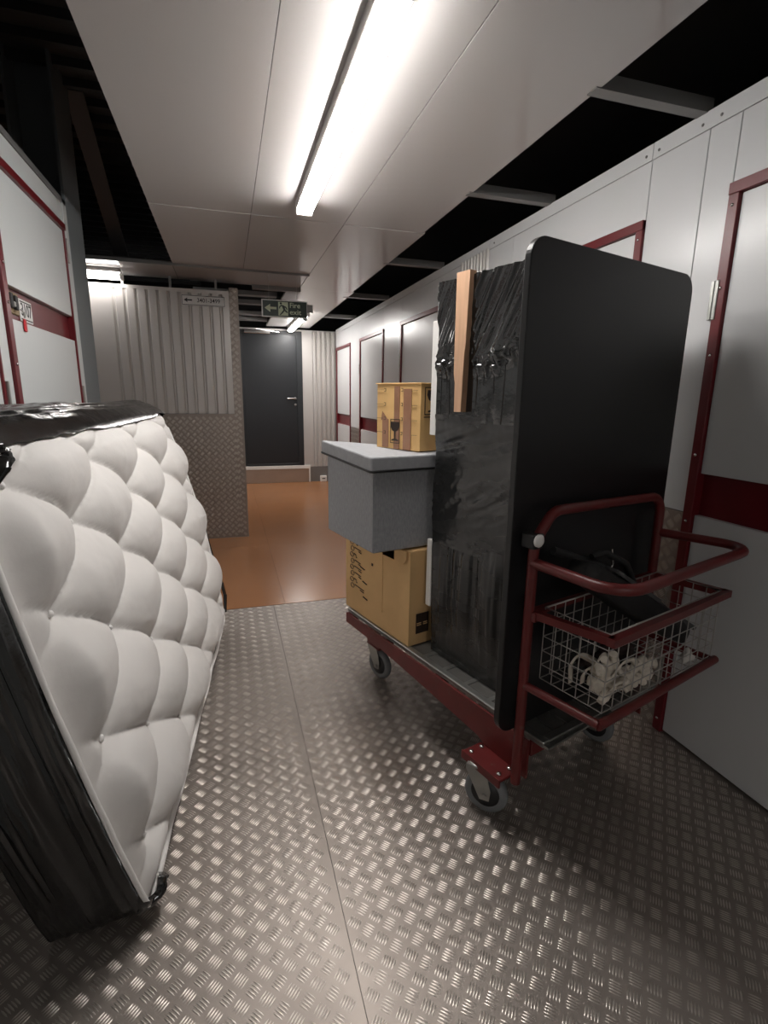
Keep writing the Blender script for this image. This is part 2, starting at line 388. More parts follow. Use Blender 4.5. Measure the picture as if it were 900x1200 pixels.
# ---- steel clad wall across the corridor
ws = tag(MB().box(-3.2, .155, YS+.02, YS+.12, 0, 2.40).build('wall_back', 'backing'), kind='structure')
wp = MB().box(-3.2, .075, YS, YS+.02, 0, 1.262).build('tread_cladding', 'tread', ws)
tread_bars('tread_bar', wp, 'treadbar', (-1.2, 0), (.075, 1.262), (0, YS, 0), (1, 0, 0), (0, 0, 1), (0, -1, 0), (0, .5), .0022)
wp = MB().box(.075, .158, YS-.003, YS+.12, 0, 2.432).build('tread_corner', 'tread', ws)
tread_bars('tread_bar', wp, 'treadbar', (.075, 0), (.158, 2.432), (0, YS-.003, 0), (1, 0, 0), (0, 0, 1), (0, -1, 0), (.09, .5), .0022)
MB().box(-3.2, .073, YS, YS+.02, 1.264, 1.268).build('joint_strip', 'backing', ws)
cp = MB(); x = -.93; z0, z1 = 1.266, 2.398
cp.box(-1.9, x, YS-.004, YS+.02, z0, z1)
rw = (.073-x)/11
for i in range(11):
    xa = x+i*rw
    prof = [(xa, YS-.004), (xa+rw*.12, YS+.012), (xa+rw*.24, YS+.012), (xa+rw*.36, YS-.004), (xa+rw, YS-.004)]
    n = len(prof)
    cp.add([(p[0], p[1], z0) for p in prof]+[(p[0], p[1], z1-.03) for p in prof], [(k, k+1, n+k+1, n+k) for k in range(n-1)])
cp.box(x, .073, YS-.004, YS+.02, z1-.03, z1)
cp.build('corrugated_panel', 'corr', ws)
MB().box(-3.2, -1.904, YS-.004, YS+.02, z0, z1).build('flat_panel', 'corr', ws)
for xx in (-.85, -.45, -.05): MB().box(xx, xx+.02, YS+.03, YS+.05, 2.40, H+.02).build('hanger', 'rail', ws)

# ---- end wall with the dark door
we = tag(MB().box(-.2, XR+.05, YE+.03, YE+.1, 0, 2.49).build('wall_end', 'corr'), kind='structure')
cp = MB(); x0, x1 = 1.395, XR; z0, z1 = .26, 2.465; nn = 5; rw = (x1-x0)/nn
for i in range(nn):
    xa = x0+i*rw
    prof = [(xa, YE+.02), (xa+rw*.2, YE-.01), (xa+rw*.62, YE-.01), (xa+rw*.82, YE+.02), (xa+rw, YE+.02)]
    n = len(prof); cp.add([(p[0], p[1], z0) for p in prof]+[(p[0], p[1], z1) for p in prof], [(k, k+1, n+k+1, n+k) for k in range(n-1)])
cp.build('corrugated_panel', 'corr', we)
MB().box(1.225, 1.395, YE-.004, YE+.03, .26, 2.465, .002).build('flat_panel', 'corr', we)
MB().box(1.315, XR, YE-.002, YE+.03, 0, .26, .002).build('base_panel', 'rail', we)
MB().box(.15, 1.30, YE-.02, YE+.03, 0, .232, .003).build('step_plate', 'step', we)
MB().box(.15, 1.325, YE-.03, YE+.03, .232, .288, .003).build('threshold', 'white_board', we)
MB().box(1.302, 1.325, YE-.03, YE+.03, 0, .232, .002).build('threshold_post', 'white_board', we)
d9 = thing('door_9', 'anthracite fire door with lever handle at the corridor end', None, (.29, YE, .288), kind='structure')
off = (.29, YE, .288)
MB().box(.16, .285, YE-.015, YE+.03, .288, 2.46, .003).build('door_jamb', 'door_dark2', d9, off)
MB().box(1.135, 1.225, YE-.02, YE+.03, .288, 2.46, .003).build('door_jamb', 'door_dark2', d9, off)
MB().box(.285, 1.135, YE-.012, YE+.03, .325, 2.40, .004).build('door_leaf', 'door_dark', d9, off)
MB().box(.285, 1.135, YE-.02, YE+.03, .288, .325, .003).build('door_sill', 'door_dark2', d9, off)
MB().box(.285, 1.135, YE-.02, YE+.03, 2.40, 2.46, .003).build('door_head', 'door_dark2', d9, off)
h = MB().lathe([(.024, 0), (.024, -.012), (.01, -.014), (.01, -.045)], (1.10, YE-.012, 1.40), (0, 1, 0), 16).build('handle_rose', 'chrome', d9, off)
MB().tube([(1.10, YE-.05, 1.40), (1.06, YE-.055, 1.40), (.97, YE-.055, 1.40)], .012, 10).build('lever', 'chrome', d9, off)
MB().lathe([(.02, 0), (.02, -.01)], (1.10, YE-.012, 1.30), (0, 1, 0), 16).build('keyhole', 'zinc', d9, off)
cl = MB().box(.32, .72, YE-.075, YE-.012, 2.395, 2.445, .006).build('door_closer', 'chrome', d9, off)
MB().bar((.5, YE-.09, 2.46), (.86, YE-.04, 2.43), .02, .012).build('closer_arm', 'chrome', d9, off)
sk = thing('floor_socket', 'small white socket box at the foot of the end wall', 'socket', (1.55, YE-.02, 0))
MB().box(-.055, .055, -.03, .02, .0, .10, .006).build('box_body', 'white_plastic', sk)
MB().box(-.028, .028, -.033, -.030, .045, .062, .001).build('socket_slot', 'ink', sk)
# return wall of the far corridor (left)
tag(MB().box(.06, .158, YS+.125, YE, 0, 2.43).build('wall_return', 'corr'), kind='structure')

# ---- roof deck in the dark above, and its ribs
rd = tag(MB().box(-3.4, 3.4, -4.6, 10.5, 3.26, 3.32).build('ceiling', 'black_steel'), kind='structure')
y = -.6; rib = MB().box(-3.4, -.3, -.02, .02, 3.215, 3.262)
rme = None
while y < 9.8:
    if rme is None:
        o = rib.build('deck_rib', 'deck_rib', rd); rme = o.data; o.location.y = y
    else:
        child(rd, rme, 'deck_rib', (0, y, 0))
    y += .205
# side and far skins, added to keep the void over the units closed and dark
tag(MB().box(3.3, 3.36, -4.6, 10.5, 0, 3.3).build('added_skin_right', 'black_steel'), kind='structure')
tag(MB().box(-3.4, -3.3, -4.6, 10.5, 0, 3.3).build('added_skin_left', 'black_steel'), kind='structure')
tag(MB().box(-3.4, 3.4, 10.4, 10.5, 0, 3.3).build('added_skin_far', 'black_steel'), kind='structure')
tag(MB().box(-3.4, 3.4, -4.7, -4.6, 0, 3.3).build('wall_outer_near', 'panel'), kind='structure')

# ---- suspended ceiling rafts
rf = tag(MB().box(-.35, 1.28, -4.5, 4.9, H+.022, H+.03).build('ceiling_raft', 'black_steel'), kind='structure')
G2 = .0014
for x0, x1 in ((-.372, .20), (.20, .772), (.772, 1.312)):
    for y0, y1 in ((-4.5, .45), (.45, 3.494)):
        MB().box(x0+G2, x1-G2, y0+G2, y1-G2, H, H+.022, .001).build('ceiling_panel', 'ceil', rf)
for x0, x1, y0, y1 in ((-.372, .20, 3.494, 4.925), (.20, .772, 3.494, 4.925), (.772, 1.325, 3.494, 5.6), (.66, 1.345, 5.6, 7.1), (.66, 1.345, 7.1, 8.70)):
    MB().box(x0+G2, x1-G2, y0+G2, y1-G2, H-.002, H+.022, .001).build('ceiling_panel', 'ceil', rf)
for x0, x1 in ((-3.2, -1.8), (-1.8, -.372), (-.372, .762)):
    MB().box(x0+G2, x1-G2, 4.935, 5.50, H-.012, H+.01, .001).build('ceiling_panel', 'ceil_gloss', rf)
MB().box(-3.2, .772, 4.926, 4.934, H-.02, H+.01).build('edge_trim', 'rail', rf)
MB().box(.30, .772, 5.50, 5.56, H-.05, H+.02, .002).build('edge_trim', 'rail', rf)
for y in (-1.2, .3, 1.79, 2.78, 4.33, 5.88, 7.43):
    b = MB().box(-.5 if y < 4.5 else .4, XR+.02, y-.022, y+.022, H+.03, H+.055)
    b.box(-.5 if y < 4.5 else .4, XR+.02, y-.022, y-.018, H-.004, H+.05)
    if y < 4.5: pass
    bo = MB().box(1.29, XR+.02, y-.026, y+.026, H-.004, H+.004)
    bo.box(1.29, XR+.02, y-.026, y-.022, H+.004, H+.045)
    bo.build('support_rail', 'rail', rf)
for y, z in ((6.1, 2.62), (6.7, 2.60), (7.3, 2.60), (7.9, 2.55), (8.3, 2.53)):
    MB().box(-.3, .65, y-.06, y+.06, z, z+.05, .003).build('cross_rail', 'rail', rf)

# ---- grey column and the steel above it
co = thing('steel_column', 'grey painted steel column at the end of the left wall', 'column', (XL-.12, 3.815, 0))
off = (XL-.12, 3.815, 0)
MB().box(XL-.012, XL+.004, 3.635, 3.998, 0, 3.26).build('flange', 'column', co, off)
MB().box(XL-.235, XL-.22, 3.635, 3.998, 0, 3.26).build('flange', 'column', co, off)
MB().box(XL-.22, XL-.012, 3.808, 3.822, 0, 3.26).build('web', 'column', co, off)
br = thing('roof_brace', 'dark steel roof beam running beside the column head', 'beam', (-.85, 4.0, 3.26))
off = (-.85, 4.0, 3.26)
p, q = Vector((-.80, 4.02, 3.255)), Vector((-.80, 5.25, 2.60))
MB().bar(p, q, .11, .012).build('flange', 'brace', br, off)
MB().bar(p+Vector((0, .03, .12)), q+Vector((0, .03, .12)), .012, .20).build('web', 'black_steel', br, off)
bm_ = MB().box(-1.2, -.6, 5.12, 5.24, 2.53, 2.58); bm_.build('tie_plate', 'black_steel', br, off)

# ---- fluorescent battens
def batten(label, x, y0, y1, along='y', zt=H, drop=.0, tall=0.0, glow='lamp'):
    L = y1-y0
    t = thing('batten_light', label, 'light', (x, (y0+y1)/2, zt-.075-drop) if along == 'y' else ((y0+y1)/2, x, zt-.075-drop), 0 if along == 'y' else -PI/2)
    MB().box(-.046, .046, -L/2, L/2, .026+tall, .075+drop, .004).build('housing', 'lamp_body', t)
    pr = [(-.042, .028), (-.042, .014), (-.034, .004), (-.018, 0), (.018, 0), (.034, .004), (.042, .014), (.042, .028)]
    if tall: pr = [(x_*.8, z_+(tall if z_ > .02 else 0)) for x_, z_ in pr]
    MB().prism(pr, (0, -L/2+.012, 0), (1, 0, 0), (0, 0, 1), (0, 1, 0), L-.024).build('diffuser', glow, t)
    for s in (-1, 1):
        MB().box(-.044, .044, s*(L/2)-.012, s*(L/2)+.012, -.002, .05, .004).build('end_cap', 'white_plastic', t)
    return t
batten('long glowing batten light on the ceiling above the mattress and trolley', .474, 1.47, 3.17)
batten('batten light glowing before the anthracite fire door', 1.035, 6.95, 8.64, zt=H-.002)
batten('batten light above the corrugated wall by the grey column', 5.27, -2.25, -.82, 'x', zt=H-.012, drop=.012, tall=.03, glow='lamp_dim')
rear = batten('batten light on the ceiling run farthest from the fire door', .474, -4.00, -2.30)
rear.name = 'batten_light_offscreen'

# ---- signs
sg = thing('unit_sign', 'white sign with arrow and unit numbers 3401-3499 on corrugated panel', 'sign', (-.155, YS-.004, 2.30))
MB().box(-.194, .194, -.006, 0, -.046, .046, .003).build('plate', 'sign_white', sg)
bd = MB()
for a in ((-.190, .190, .038, .042), (-.190, .190, -.042, -.038), (-.190, -.186, -.042, .042), (.186, .190, -.042, .042)):
    bd.box(a[0], a[1], -.0068, -.006, a[2], a[3])
bd.build('border_line', 'ink', sg)
MB().prism([(-.172, 0), (-.140, .020), (-.143, .006), (-.100, .006), (-.100, -.006), (-.143, -.006), (-.140, -.020)], (0, -.006, 0), (1, 0, 0), (0, 0, 1), (0, -1, 0), .001).build('arrow', 'ink', sg)
text('numerals', '3401-3499', .052, 'ink', sg, (.045, -.0066, 0), (1, 0, 0), (0, 0, 1), sx=.92)

fs = thing('fire_exit_sign', 'green hanging Fire exit sign with arrow and running figure', 'sign', (.565, 5.0, 2.14))
off = (0, 0, 0); y0 = 0
MB().box(-.218, .192, 0, .012, .0, .152, .003).build('plate', 'sign_white', fs)
MB().box(-.207, .188, -.0015, 0, .010, .142).build('green_field', 'sign_green', fs)
MB().prism([(-.192, .078), (-.142, .112), (-.142, .088), (-.086, .088), (-.086, .068), (-.142, .068), (-.142, .044)], (0, -.0015, 0), (1, 0, 0), (0, 0, 1), (0, -1, 0), .001).build('arrow', 'sign_pale', fs)
pg = MB().box(-.070, .018, -.0025, -.0015, .018, .134); pg.build('doorway', 'sign_pale', fs)
rm = MB()
P2 = lambda pts: rm.prism(pts, (0, -.0025, 0), (1, 0, 0), (0, 0, 1), (0, -1, 0), .001)
P2([(-.046+.010*math.cos(a*PI/5), .121+.010*math.sin(a*PI/5)) for a in range(10)])
P2([(-.040, .110), (-.018, .104), (-.006, .070), (-.024, .062)])
P2([(-.040, .110), (-.060, .098), (-.064, .078), (-.056, .076), (-.052, .092), (-.034, .100)])
P2([(-.020, .104), (.004, .092), (.012, .070), (.005, .067), (-.004, .084), (-.022, .092)])
P2([(-.024, .066), (-.010, .064), (-.030, .040), (-.052, .020), (-.060, .024), (-.042, .044)])
P2([(-.018, .066), (-.004, .068), (.014, .050), (.014, .042), (.0, .046), (-.008, .052)])
rm.build('running_figure', 'sign_green', fs)
text('lettering', 'Fire', .062, 'sign_pale', fs, (.030, -.002, .108), (1, 0, 0), (0, 0, 1), align='LEFT', sx=1.02)
text('lettering', 'exit', .062, 'sign_pale', fs, (.030, -.002, .050), (1, 0, 0), (0, 0, 1), align='LEFT', sx=1.12)
MB().box(.192, .245, .002, .012, .055, .125, .002).build('side_plate', 'rail', fs)
MB().box(.150, .190, -.004, .016, -.016, .002, .002).build('bottom_clip', 'rail', fs)
for x in (-.15, .10): MB().tube([(x, .006, .15), (x, .006, H-.012-2.14)], .0016, 6).build('hanging_wire', 'zinc', fs)

# ================================================================== MATTRESS
Nb = Vector((-.271, 1.282, .061)); Fb = Vector((-.078, 3.182, .061))
wv = (Fb-Nb).normalized(); lf = Vector((-wv.y, wv.x, 0)); TL = math.radians(12.6)
dv = lf*math.sin(TL)+Vector((0, 0, 1))*math.cos(TL); bv = lf*math.cos(TL)-Vector((0, 0, 1))*math.sin(TL)
mt = thing('mattress', 'white tufted mattress partly wrapped in black film, leaning on left wall', 'mattress')
mt.matrix_world = Matrix(((wv.x, bv.x, dv.x, Nb.x), (wv.y, bv.y, dv.y, Nb.y), (wv.z, bv.z, dv.z, Nb.z), (0, 0, 0, 1)))
ML, MH, MT = 1.905, 1.335, .25
def sstep(a, b, x):
    x = min(1, max(0, (x-a)/(b-a))); return x*x*(3-2*x)
ROWS = [1.365, 1.20, 1.04, .87, .69, .50, .33, .15, -.02]
def warp(x, y, z):
    k = max(0.0, math.sin(PI*min(1, max(0, z/MH))))**.75; u = (x/ML-.5)*2
    b = .075*k if u < 0 else .115*k
    return (x+b*u*abs(u), y-.02*k*abs(u)**3, z)
def tuft(s, t):
    """depth below the pillow tops (0 at the crown, 1 in a button)"""
    # row coordinate r (uneven spacing of the button rows)
    if t >= ROWS[0]: r = 0
    else:
        r = 0
        for k in range(len(ROWS)-1):
            if ROWS[k] >= t > ROWS[k+1]: r = k+(ROWS[k]-t)/(ROWS[k]-ROWS[k+1]); break
        else: r = len(ROWS)-1
    c = (s-.125)/.27
    p = (c+r-1)/2; q = (c-r+1)/2
    a = abs(math.sin(PI*p)); b = abs(math.sin(PI*q))
    # distance to the nearest button of the staggered lattice
    best = 9
    r0 = int(math.floor(r))
    for rr in (r0-1, r0, r0+1, r0+2):
        par = (rr-1) % 2; cc = 2*round((c-par)/2)+par
        for c2 in (cc-2, cc, cc+2):
            best = min(best, ((c-c2)*.27)**2+((r-rr)*.172)**2)
    dd = math.sqrt(best)
    soft = math.sqrt(a*b)
    return .50*(a*b)**.40+.18*soft+.32*(1-math.exp(-(dd/.075)**1.3)), a, b
NS, NT = 200, 140
vs = []; fs_ = []
for j in range(NT+1):
    for i in range(NS+1):
        s, t = i/NS*ML, j/NT*MH
        f, a, b = tuft(s, t)
        e = min(s, ML-s, t, MH-t)
        ed = sstep(0, .11, e)
        out = -.012+ed*(-.006+.086*f)+.004*ed*(1-f)*nz(s*26, t*26, 6)+.0035*ed*(1-abs(nz(s*5+t*3, t*7, 15))*2)*f + .0025*nz(s*9, t*9, 1)*ed + .0012*nz(s*40, t*40, 3)
        bulge = .012*math.sin(PI*t/MH)*1.0
        ss = s+(bulge if i == NS else 0)*0
        vs.append(warp(ss, -out, t))
for j in range(NT):
    for i in range(NS):
        k = j*(NS+1)+i; fs_.append((k, k+1, k+NS+2, k+NS+1))
mb = MB(); mb.add(vs, fs_, True)
# side band and back
per = [(i, 0) for i in range(NS+1)]+[(NS, j) for j in range(1, NT+1)]+[(i, NT) for i in range(NS-1, -1, -1)]+[(0, j) for j in range(NT-1, 0, -1)]
ring0 = [vs[j*(NS+1)+i] for i, j in per]
n = len(per)
ring = []; prof = [(-.002, .02), (.001, .05), (.002, .12), (.001, .20), (-.004, .235), (-.03, MT-.01)]
for g, dpt in prof:
    for x, y, z in ring0:
        cx, cz = ML/2, MH/2
        ring.append((cx+(x-cx)*(1+g/cx), dpt, cz+(z-cz)*(1+g/cz)))
fr = []
for k in range(len(prof)-1):
    for i in range(n): fr.append((k*n+i, k*n+(i+1) % n, (k+1)*n+(i+1) % n, (k+1)*n+i))
fr.append(tuple((len(prof)-1)*n+i for i in range(n)))
mb.add(ring, fr, True)
mb.build('mattress_body', 'mattress', mt)
# piping along the front border
pp = []
for x, z in fillet([(-.004, MH-.06, 0), (-.004, -.006, 0), (ML+.004, -.006, 0), (ML+.004, MH-.06, 0)], .03, 6) and [(v_.x, v_.y) for v_ in fillet([(-.004, MH-.06, 0), (-.004, -.006, 0), (ML+.004, -.006, 0), (ML+.004, MH-.06, 0)], .03, 6)]: pp.append((x, .010, z))
dense = []
for a, b in zip(pp[:-1], pp[1:]):
    m_ = max(1, int((Vector(a)-Vector(b)).length/.05))
    for k in range(m_):
        p = Vector(a).lerp(Vector(b), k/m_); dense.append(warp(p.x+.003*nz(p.z*6, p.x*6), p.y+.006*nz(p.x*5, p.z*5, 4)-.004, p.z+.003*nz(p.x*7, p.z*7, 8)))
MB().tube(dense, .0095, 8).build('piping', 'piping', mt)
# buttons
bme = None
for r in range(1, len(ROWS)-1):
    k = 0
    while True:
        s = .125+.27*(2*k+(0 if (r-1) % 2 == 0 else 1)); k += 1
        if s > ML-.05: break
        t = ROWS[r]
        if t < .05: continue
        if bme is None:
            o = MB().lathe([(.010, 0), (.009, -.004), (.004, -.007), (.0, -.0075)], (0, 0, 0), (0, 1, 0), 12).build('button', 'satin', mt); bme = o.data
        else: o = child(mt, bme, 'button')
        o.location = warp(s, .006, t)
# stitched flower sprigs catching the light on the ticking
# black film around the edges
def film_band():
    m_ = MB(); loop = []
    for k in range(4):
        pass
    R = rrect(-.014, ML+.014, -.014, MH+.010, .035, 5); dn = []
    for a, b in zip(R, R[1:]+R[:1]):
        L = math.hypot(a[0]-b[0], a[1]-b[1]); m2 = max(1, int(L/.022))
        for k in range(m2): dn.append((a[0]+(b[0]-a[0])*k/m2, a[1]+(b[1]-a[1])*k/m2))
    # depth rows: from over the front face (negative) to the back
    D = [None, None, .016]+[.016+.242*k/48 for k in range(1, 49)]
    n = len(dn); V = []
    cx, cz = ML/2, MH/2
    for kd, dep in enumerate(D):
        for (x, z) in dn:
            top = sstep(MH-.05, MH, z); near = sstep(.05, 0, x); far = sstep(ML-.05, ML, x); bot = sstep(.05, 0, z)
            nx = (x-cx)/(ML/2); nzv = (z-cz)/(MH/2)
            if dep is None:     # lip folded over the front along the top, and round the lower near corner
                lip = (.042+.010*nz(x*3.5, 0, 2)+.006*nz(x*11, 0, 5)-.014*sstep(1.2, 1.9, x))*top+.020*bot*near
                f_ = 1.0 if kd == 0 else .35
                xx = x+.03*lip/.04*near*f_-lip*far*f_
                V.append(warp(xx, .006-(.026 if kd == 0 else .016)*max(top, .7*bot*near), z-lip*top*f_*1.35+lip*bot*f_)); continue
            along = x if (top+bot) > .5 else z
            pl = .009*(1-2*abs(nz(along*.9+dep*2, dep*34, 5)))-.006+.006*(1-2*abs(nz(along*1.6-dep*3, dep*70, 9)))+.003*nz(along*14, dep*16, 11)
            ox = pl*(-1 if nx < 0 else 1)*(1 if near+far > .3 else 0); oz = pl*(1 if nzv > 0 else .2)*(1 if top+bot > .3 else 0)
            bl = .012*math.sin(PI*min(1, max(0, (dep-.01)/.25)))
            if bot > .3: bl *= .2
            if top > .3: bl *= 1+4.2*top
            V.append(warp(x+ox+(bl*(1 if nx > 0 else -1) if near+far > .3 else 0), dep, z+oz+(bl*(1 if nzv > 0 else -1) if top+bot > .3 else 0)))
    F = []
    for k in range(len(D)-1):
        for i in range(n): F.append((k*n+i, k*n+(i+1) % n, (k+1)*n+(i+1) % n, (k+1)*n+i))
    F.append(tuple((len(D)-1)*n+i for i in range(n)))
    m_.add(V, F, True); return m_
film_band().build('film_wrap', 'film', mt)
# torn film ends: upper near corner flap, twisted tails at the far edge and lower near corner
def scrap(name, pts, wid, par, m, seed=0):
    """a crumpled ribbon of film through pts"""
    P = fillet(pts, .03, 4); m_ = MB(); V = []; F = []
    for i, p in enumerate(P):
        t = (P[min(i+1, len(P)-1)]-P[max(i-1, 0)]).normalized(); sd = t.cross(Vector((.3, -1, .2))).normalized()
        ww = wid*(1-.35*abs(2*i/(len(P)-1)-1))
        for k in range(5):
            u = (k-2)/2; V.append(p+sd*u*ww+Vector((0, -.012*math.cos(u*2.2)+.008*nz(i*.7, k*1.3, seed), 0)))
    for i in range(len(P)-1):
        for k in range(4): F.append((i*5+k, i*5+k+1, (i+1)*5+k+1, (i+1)*5+k))
    m_.add(V, F, True); return m_.build(name, m, par, fix=False)
wp3 = lambda L: [warp(*p_) for p_ in L]
scrap('film_tail', wp3([(ML+.012, .02, 1.25), (ML+.016, .012, .95), (ML+.018, .010, .55), (ML+.022, .0, .30)]), .010, mt, 'film', 3)
scrap('film_tail', wp3([(ML+.018, .01, .34), (ML+.045, -.008, .20), (ML+.05, -.012, .12), (ML+.02, .0, .03)]), .026, mt, 'film', 13)
scrap('film_tail', wp3([(-.02, .03, .02), (.02, -.022, .0), (.06, -.026, .02), (.09, -.012, .0)]), .018, mt, 'film', 8)
scrap('film_tail', wp3([(.0, -.012, MH-.02), (.085, -.04, MH-.045), (.10, -.045, MH-.075), (.07, -.04, MH-.10), (.0, -.012, MH-.15)]), .022, mt, 'film', 5)

# ================================================================== TROLLEY
TH = math.radians(16.6)
TO = Vector((.561, 2.469, 0))
ta = Vector((math.cos(TH), math.sin(TH), 0)); tb = Vector((-math.sin(TH), math.cos(TH), 0))
def T(a, b, z=0): return TO+ta*a+tb*b+Vector((0, 0, z))
tr = thing('platform_trolley', 'red platform trolley with wire basket, carrying boxes and wrapped furniture', 'trolley', T(0, 0), TH)
ZD = .36; PA, PB, QA = -.047, -1.222, .645
WID = .665
# deck: grey angle frame and slats
dk = MB().box(0, WID, -1.285, 0, ZD-.012, ZD-.006).build('deck_plate', 'dark_zinc', tr)
for a in (0, WID-.03): MB().box(a, a+.03, -1.285, .0, ZD-.022, ZD, .003).build('deck_edge', 'zinc', tr)
for b in (-1.285, -.03): MB().box(.03, WID-.03, b, b+.03, ZD-.022, ZD-.001, .002).build('deck_edge', 'zinc', tr)
for k in range(9):
    b = -1.15+k*.13
    MB().box(.03, WID-.03, b, b+.022, ZD-.010, ZD-.003, .001).build('deck_slat', 'zinc', tr)
# red side rails with a deep near gusset
for a, s in ((-.004, -1), (WID-.004, 1)):
    poly = [(.0, ZD-.022), (.0, ZD-.085), (-.32, ZD-.085), (-.60, ZD-.10), (-1.02, .215), (-1.235, .195), (-1.235, ZD-.022)]
    if s < 0: poly = [(.0, ZD-.022), (.0, ZD-.075), (-.25, ZD-.080), (-.60, ZD-.105), (-1.0, ZD-.14), (-1.035, .205), (-1.235, .195), (-1.235, ZD-.022)]
    a0 = -.012 if s < 0 else WID+.004
    MB().prism(poly, (a0, 0, 0), (0, 1, 0), (0, 0, 1), (1, 0, 0), .008).build('side_rail', 'trolley', tr)
MB().box(0, WID, -.012, .0, ZD-.075, ZD-.022, .002).build('end_rail', 'trolley', tr)
MB().box(0, WID, -1.24, -1.228, ZD-.08, ZD-.022, .002).build('end_rail', 'trolley', tr)
for b in (-.35, -.75): MB().box(0, WID, b-.02, b+.02, ZD-.06, ZD-.022, .002).build('cross_member', 'trolley', tr)
def caster(a, b, swivel, zt, red=True, plate=True):
    g = MB(); R, Wd = .079, .032
    c = Vector((a, b, R)); d = Vector((math.cos(swivel), math.sin(swivel), 0)); ax = Vector((-d.y, d.x, 0))   # d: rolling direction
    k = MB().lathe([(.045, -Wd*.42), (R*.86, -Wd*.5), (R*.97, -Wd*.34), (R, 0), (R*.97, Wd*.34), (R*.86, Wd*.5), (.045, Wd*.42)], c, ax, 28)
    wh = k.build('wheel', 'tyre', tr)
    MB().lathe([(.018, -Wd*.62), (.052, -Wd*.46), (.054, 0), (.052, Wd*.46), (.018, Wd*.62)], c, ax, 20).build('hub', 'hub', wh)
    pv = c+d*.034
    f = MB()
    for s in (-1, 1):
        o = c+ax*s*(Wd/2+.010)
        f.prism([(-.018, -.018), (.016, -.020), (.070, R*.95+.01), (.070, zt-R-.012), (.0, zt-R-.012), (-.022, .02)], o-ax*.0015, d, (0, 0, 1), ax, .003)
    f.prism([(.0, -Wd/2-.012), (.07, -Wd/2-.012), (.07, Wd/2+.012), (.0, Wd/2+.012)], Vector((c.x, c.y, zt-.014)), d, ax, (0, 0, 1), .006)
    f.lathe([(.030, 0), (.034, .006), (.030, .012)], Vector((pv.x, pv.y, zt-.014)), (0, 0, 1), 18)
    f.tube([c-ax*(Wd/2+.018), c+ax*(Wd/2+.018)], .009, 10)
    f.build('caster_fork', 'zinc', tr)
    return pv
# near casters hang outboard on the gusset flange
for a, s, sw in ((-.060, -1, math.radians(118)), (.62, 1, math.radians(100))):
    b = -1.108 if s < 0 else -1.08
    a0, a1 = (-.098, -.004) if s < 0 else (WID-.10, WID+.012)
    pl = MB().box(a0, a1, -1.20, -1.015, .190, .200, .003).build('caster_plate', 'trolley', tr)
    for bb in (-1.175, -1.04):
        for aa in (a0+.022, a1-.022):
            MB().lathe([(.009, 0), (.009, .005), (.005, .008)], (aa, bb, .200), (0, 0, 1), 8).build('bolt', 'chrome', pl)
    caster(a, b-.0, sw, .190)
# flange lip along the near-left plate
MB().prism([(-.101, .172), (-.101, .203), (-.094, .203), (-.094, .172)], (0, -1.20, 0), (1, 0, 0), (0, 0, 1), (0, 1, 0), .185).build('flange_lip', 'trolley', tr)
for a, s in ((.105, -1), (.56, 1)):
    MB().prism([(-.045, ZD-.03), (-.045, .192), (.07, .192), (.10, ZD-.03)], (a-.045, -.17, 0), (0, 1, 0), (0, 0, 1), (1, 0, 0), .006).build('caster_bracket', 'trolley', tr)
    MB().box(a-.05, a+.05, -.215, -.10, .188, .196, .002).build('caster_plate', 'trolley', tr)
    caster(a, -.155, math.radians(98 if s < 0 else 80), .188)
# handle frame: one bent tube, the loop, basket
r = .0165
MB().tube(fillet([(PA, PB, .19), (PA, PB, 1.03), (.03, PB, 1.117), (.30, PB, 1.113), (QA-.004, PB, 1.107), (QA, PB, .30)], .07, 7), r, 12).build('handle_tube', 'trolley', tr)
MB().tube(fillet([(PA, PB, .965), (PA-.028, -1.535, .972), (.695, -1.52, .972), (QA, PB, .968)], .085, 8), r*.98, 12).build('push_loop', 'trolley', tr)
cpn = MB().box(PA-.026, PA+.022, PB-.020, PB+.03, 1.012, 1.058, .004).build('cap_bracket', 'black_trim', tr)
MB().lathe([(.020, 0), (.020, -.006), (.014, -.011), (0, -.012)], (PA-.008, PB-.020, 1.040), (0, 1, 0), 18).build('cap', 'white_plastic', cpn)
def angle_bar(name, p, q, w=.032, h=.020, par=tr): return MB().bar(p, q, w, h).build(name, 'trolley', par)
Zr, Zb = .800, .556
angle_bar('basket_rim', (PA+.005, PB, Zr), (.004, -1.478, Zr), .022, .024); angle_bar('basket_rim', (-.012, -1.478, Zr), (.685, -1.470, Zr), .026, .024)
angle_bar('basket_rim', (.672, -1.470, Zr), (QA, PB, Zr), .022, .024); angle_bar('basket_rim', (PA, PB, Zr), (QA, PB, Zr), .02, .02)
MB().box(PA-.006, PA+.05, PB-.03, PB-.012, Zr-.02, Zr+.01, .002).build('rim_bracket', 'trolley', tr)
MB().tube([(PA, PB, Zb), (-.030, -1.484, Zb)], .014, 10).build('basket_base_bar', 'trolley', tr)
MB().tube([(-.036, -1.484, Zb), (.660, -1.474, Zb)], .014, 10).build('basket_base_bar', 'trolley', tr)
MB().tube([(.640, -1.474, Zb), (QA, PB, Zb)], .014, 10).build('basket_base_bar', 'trolley', tr)
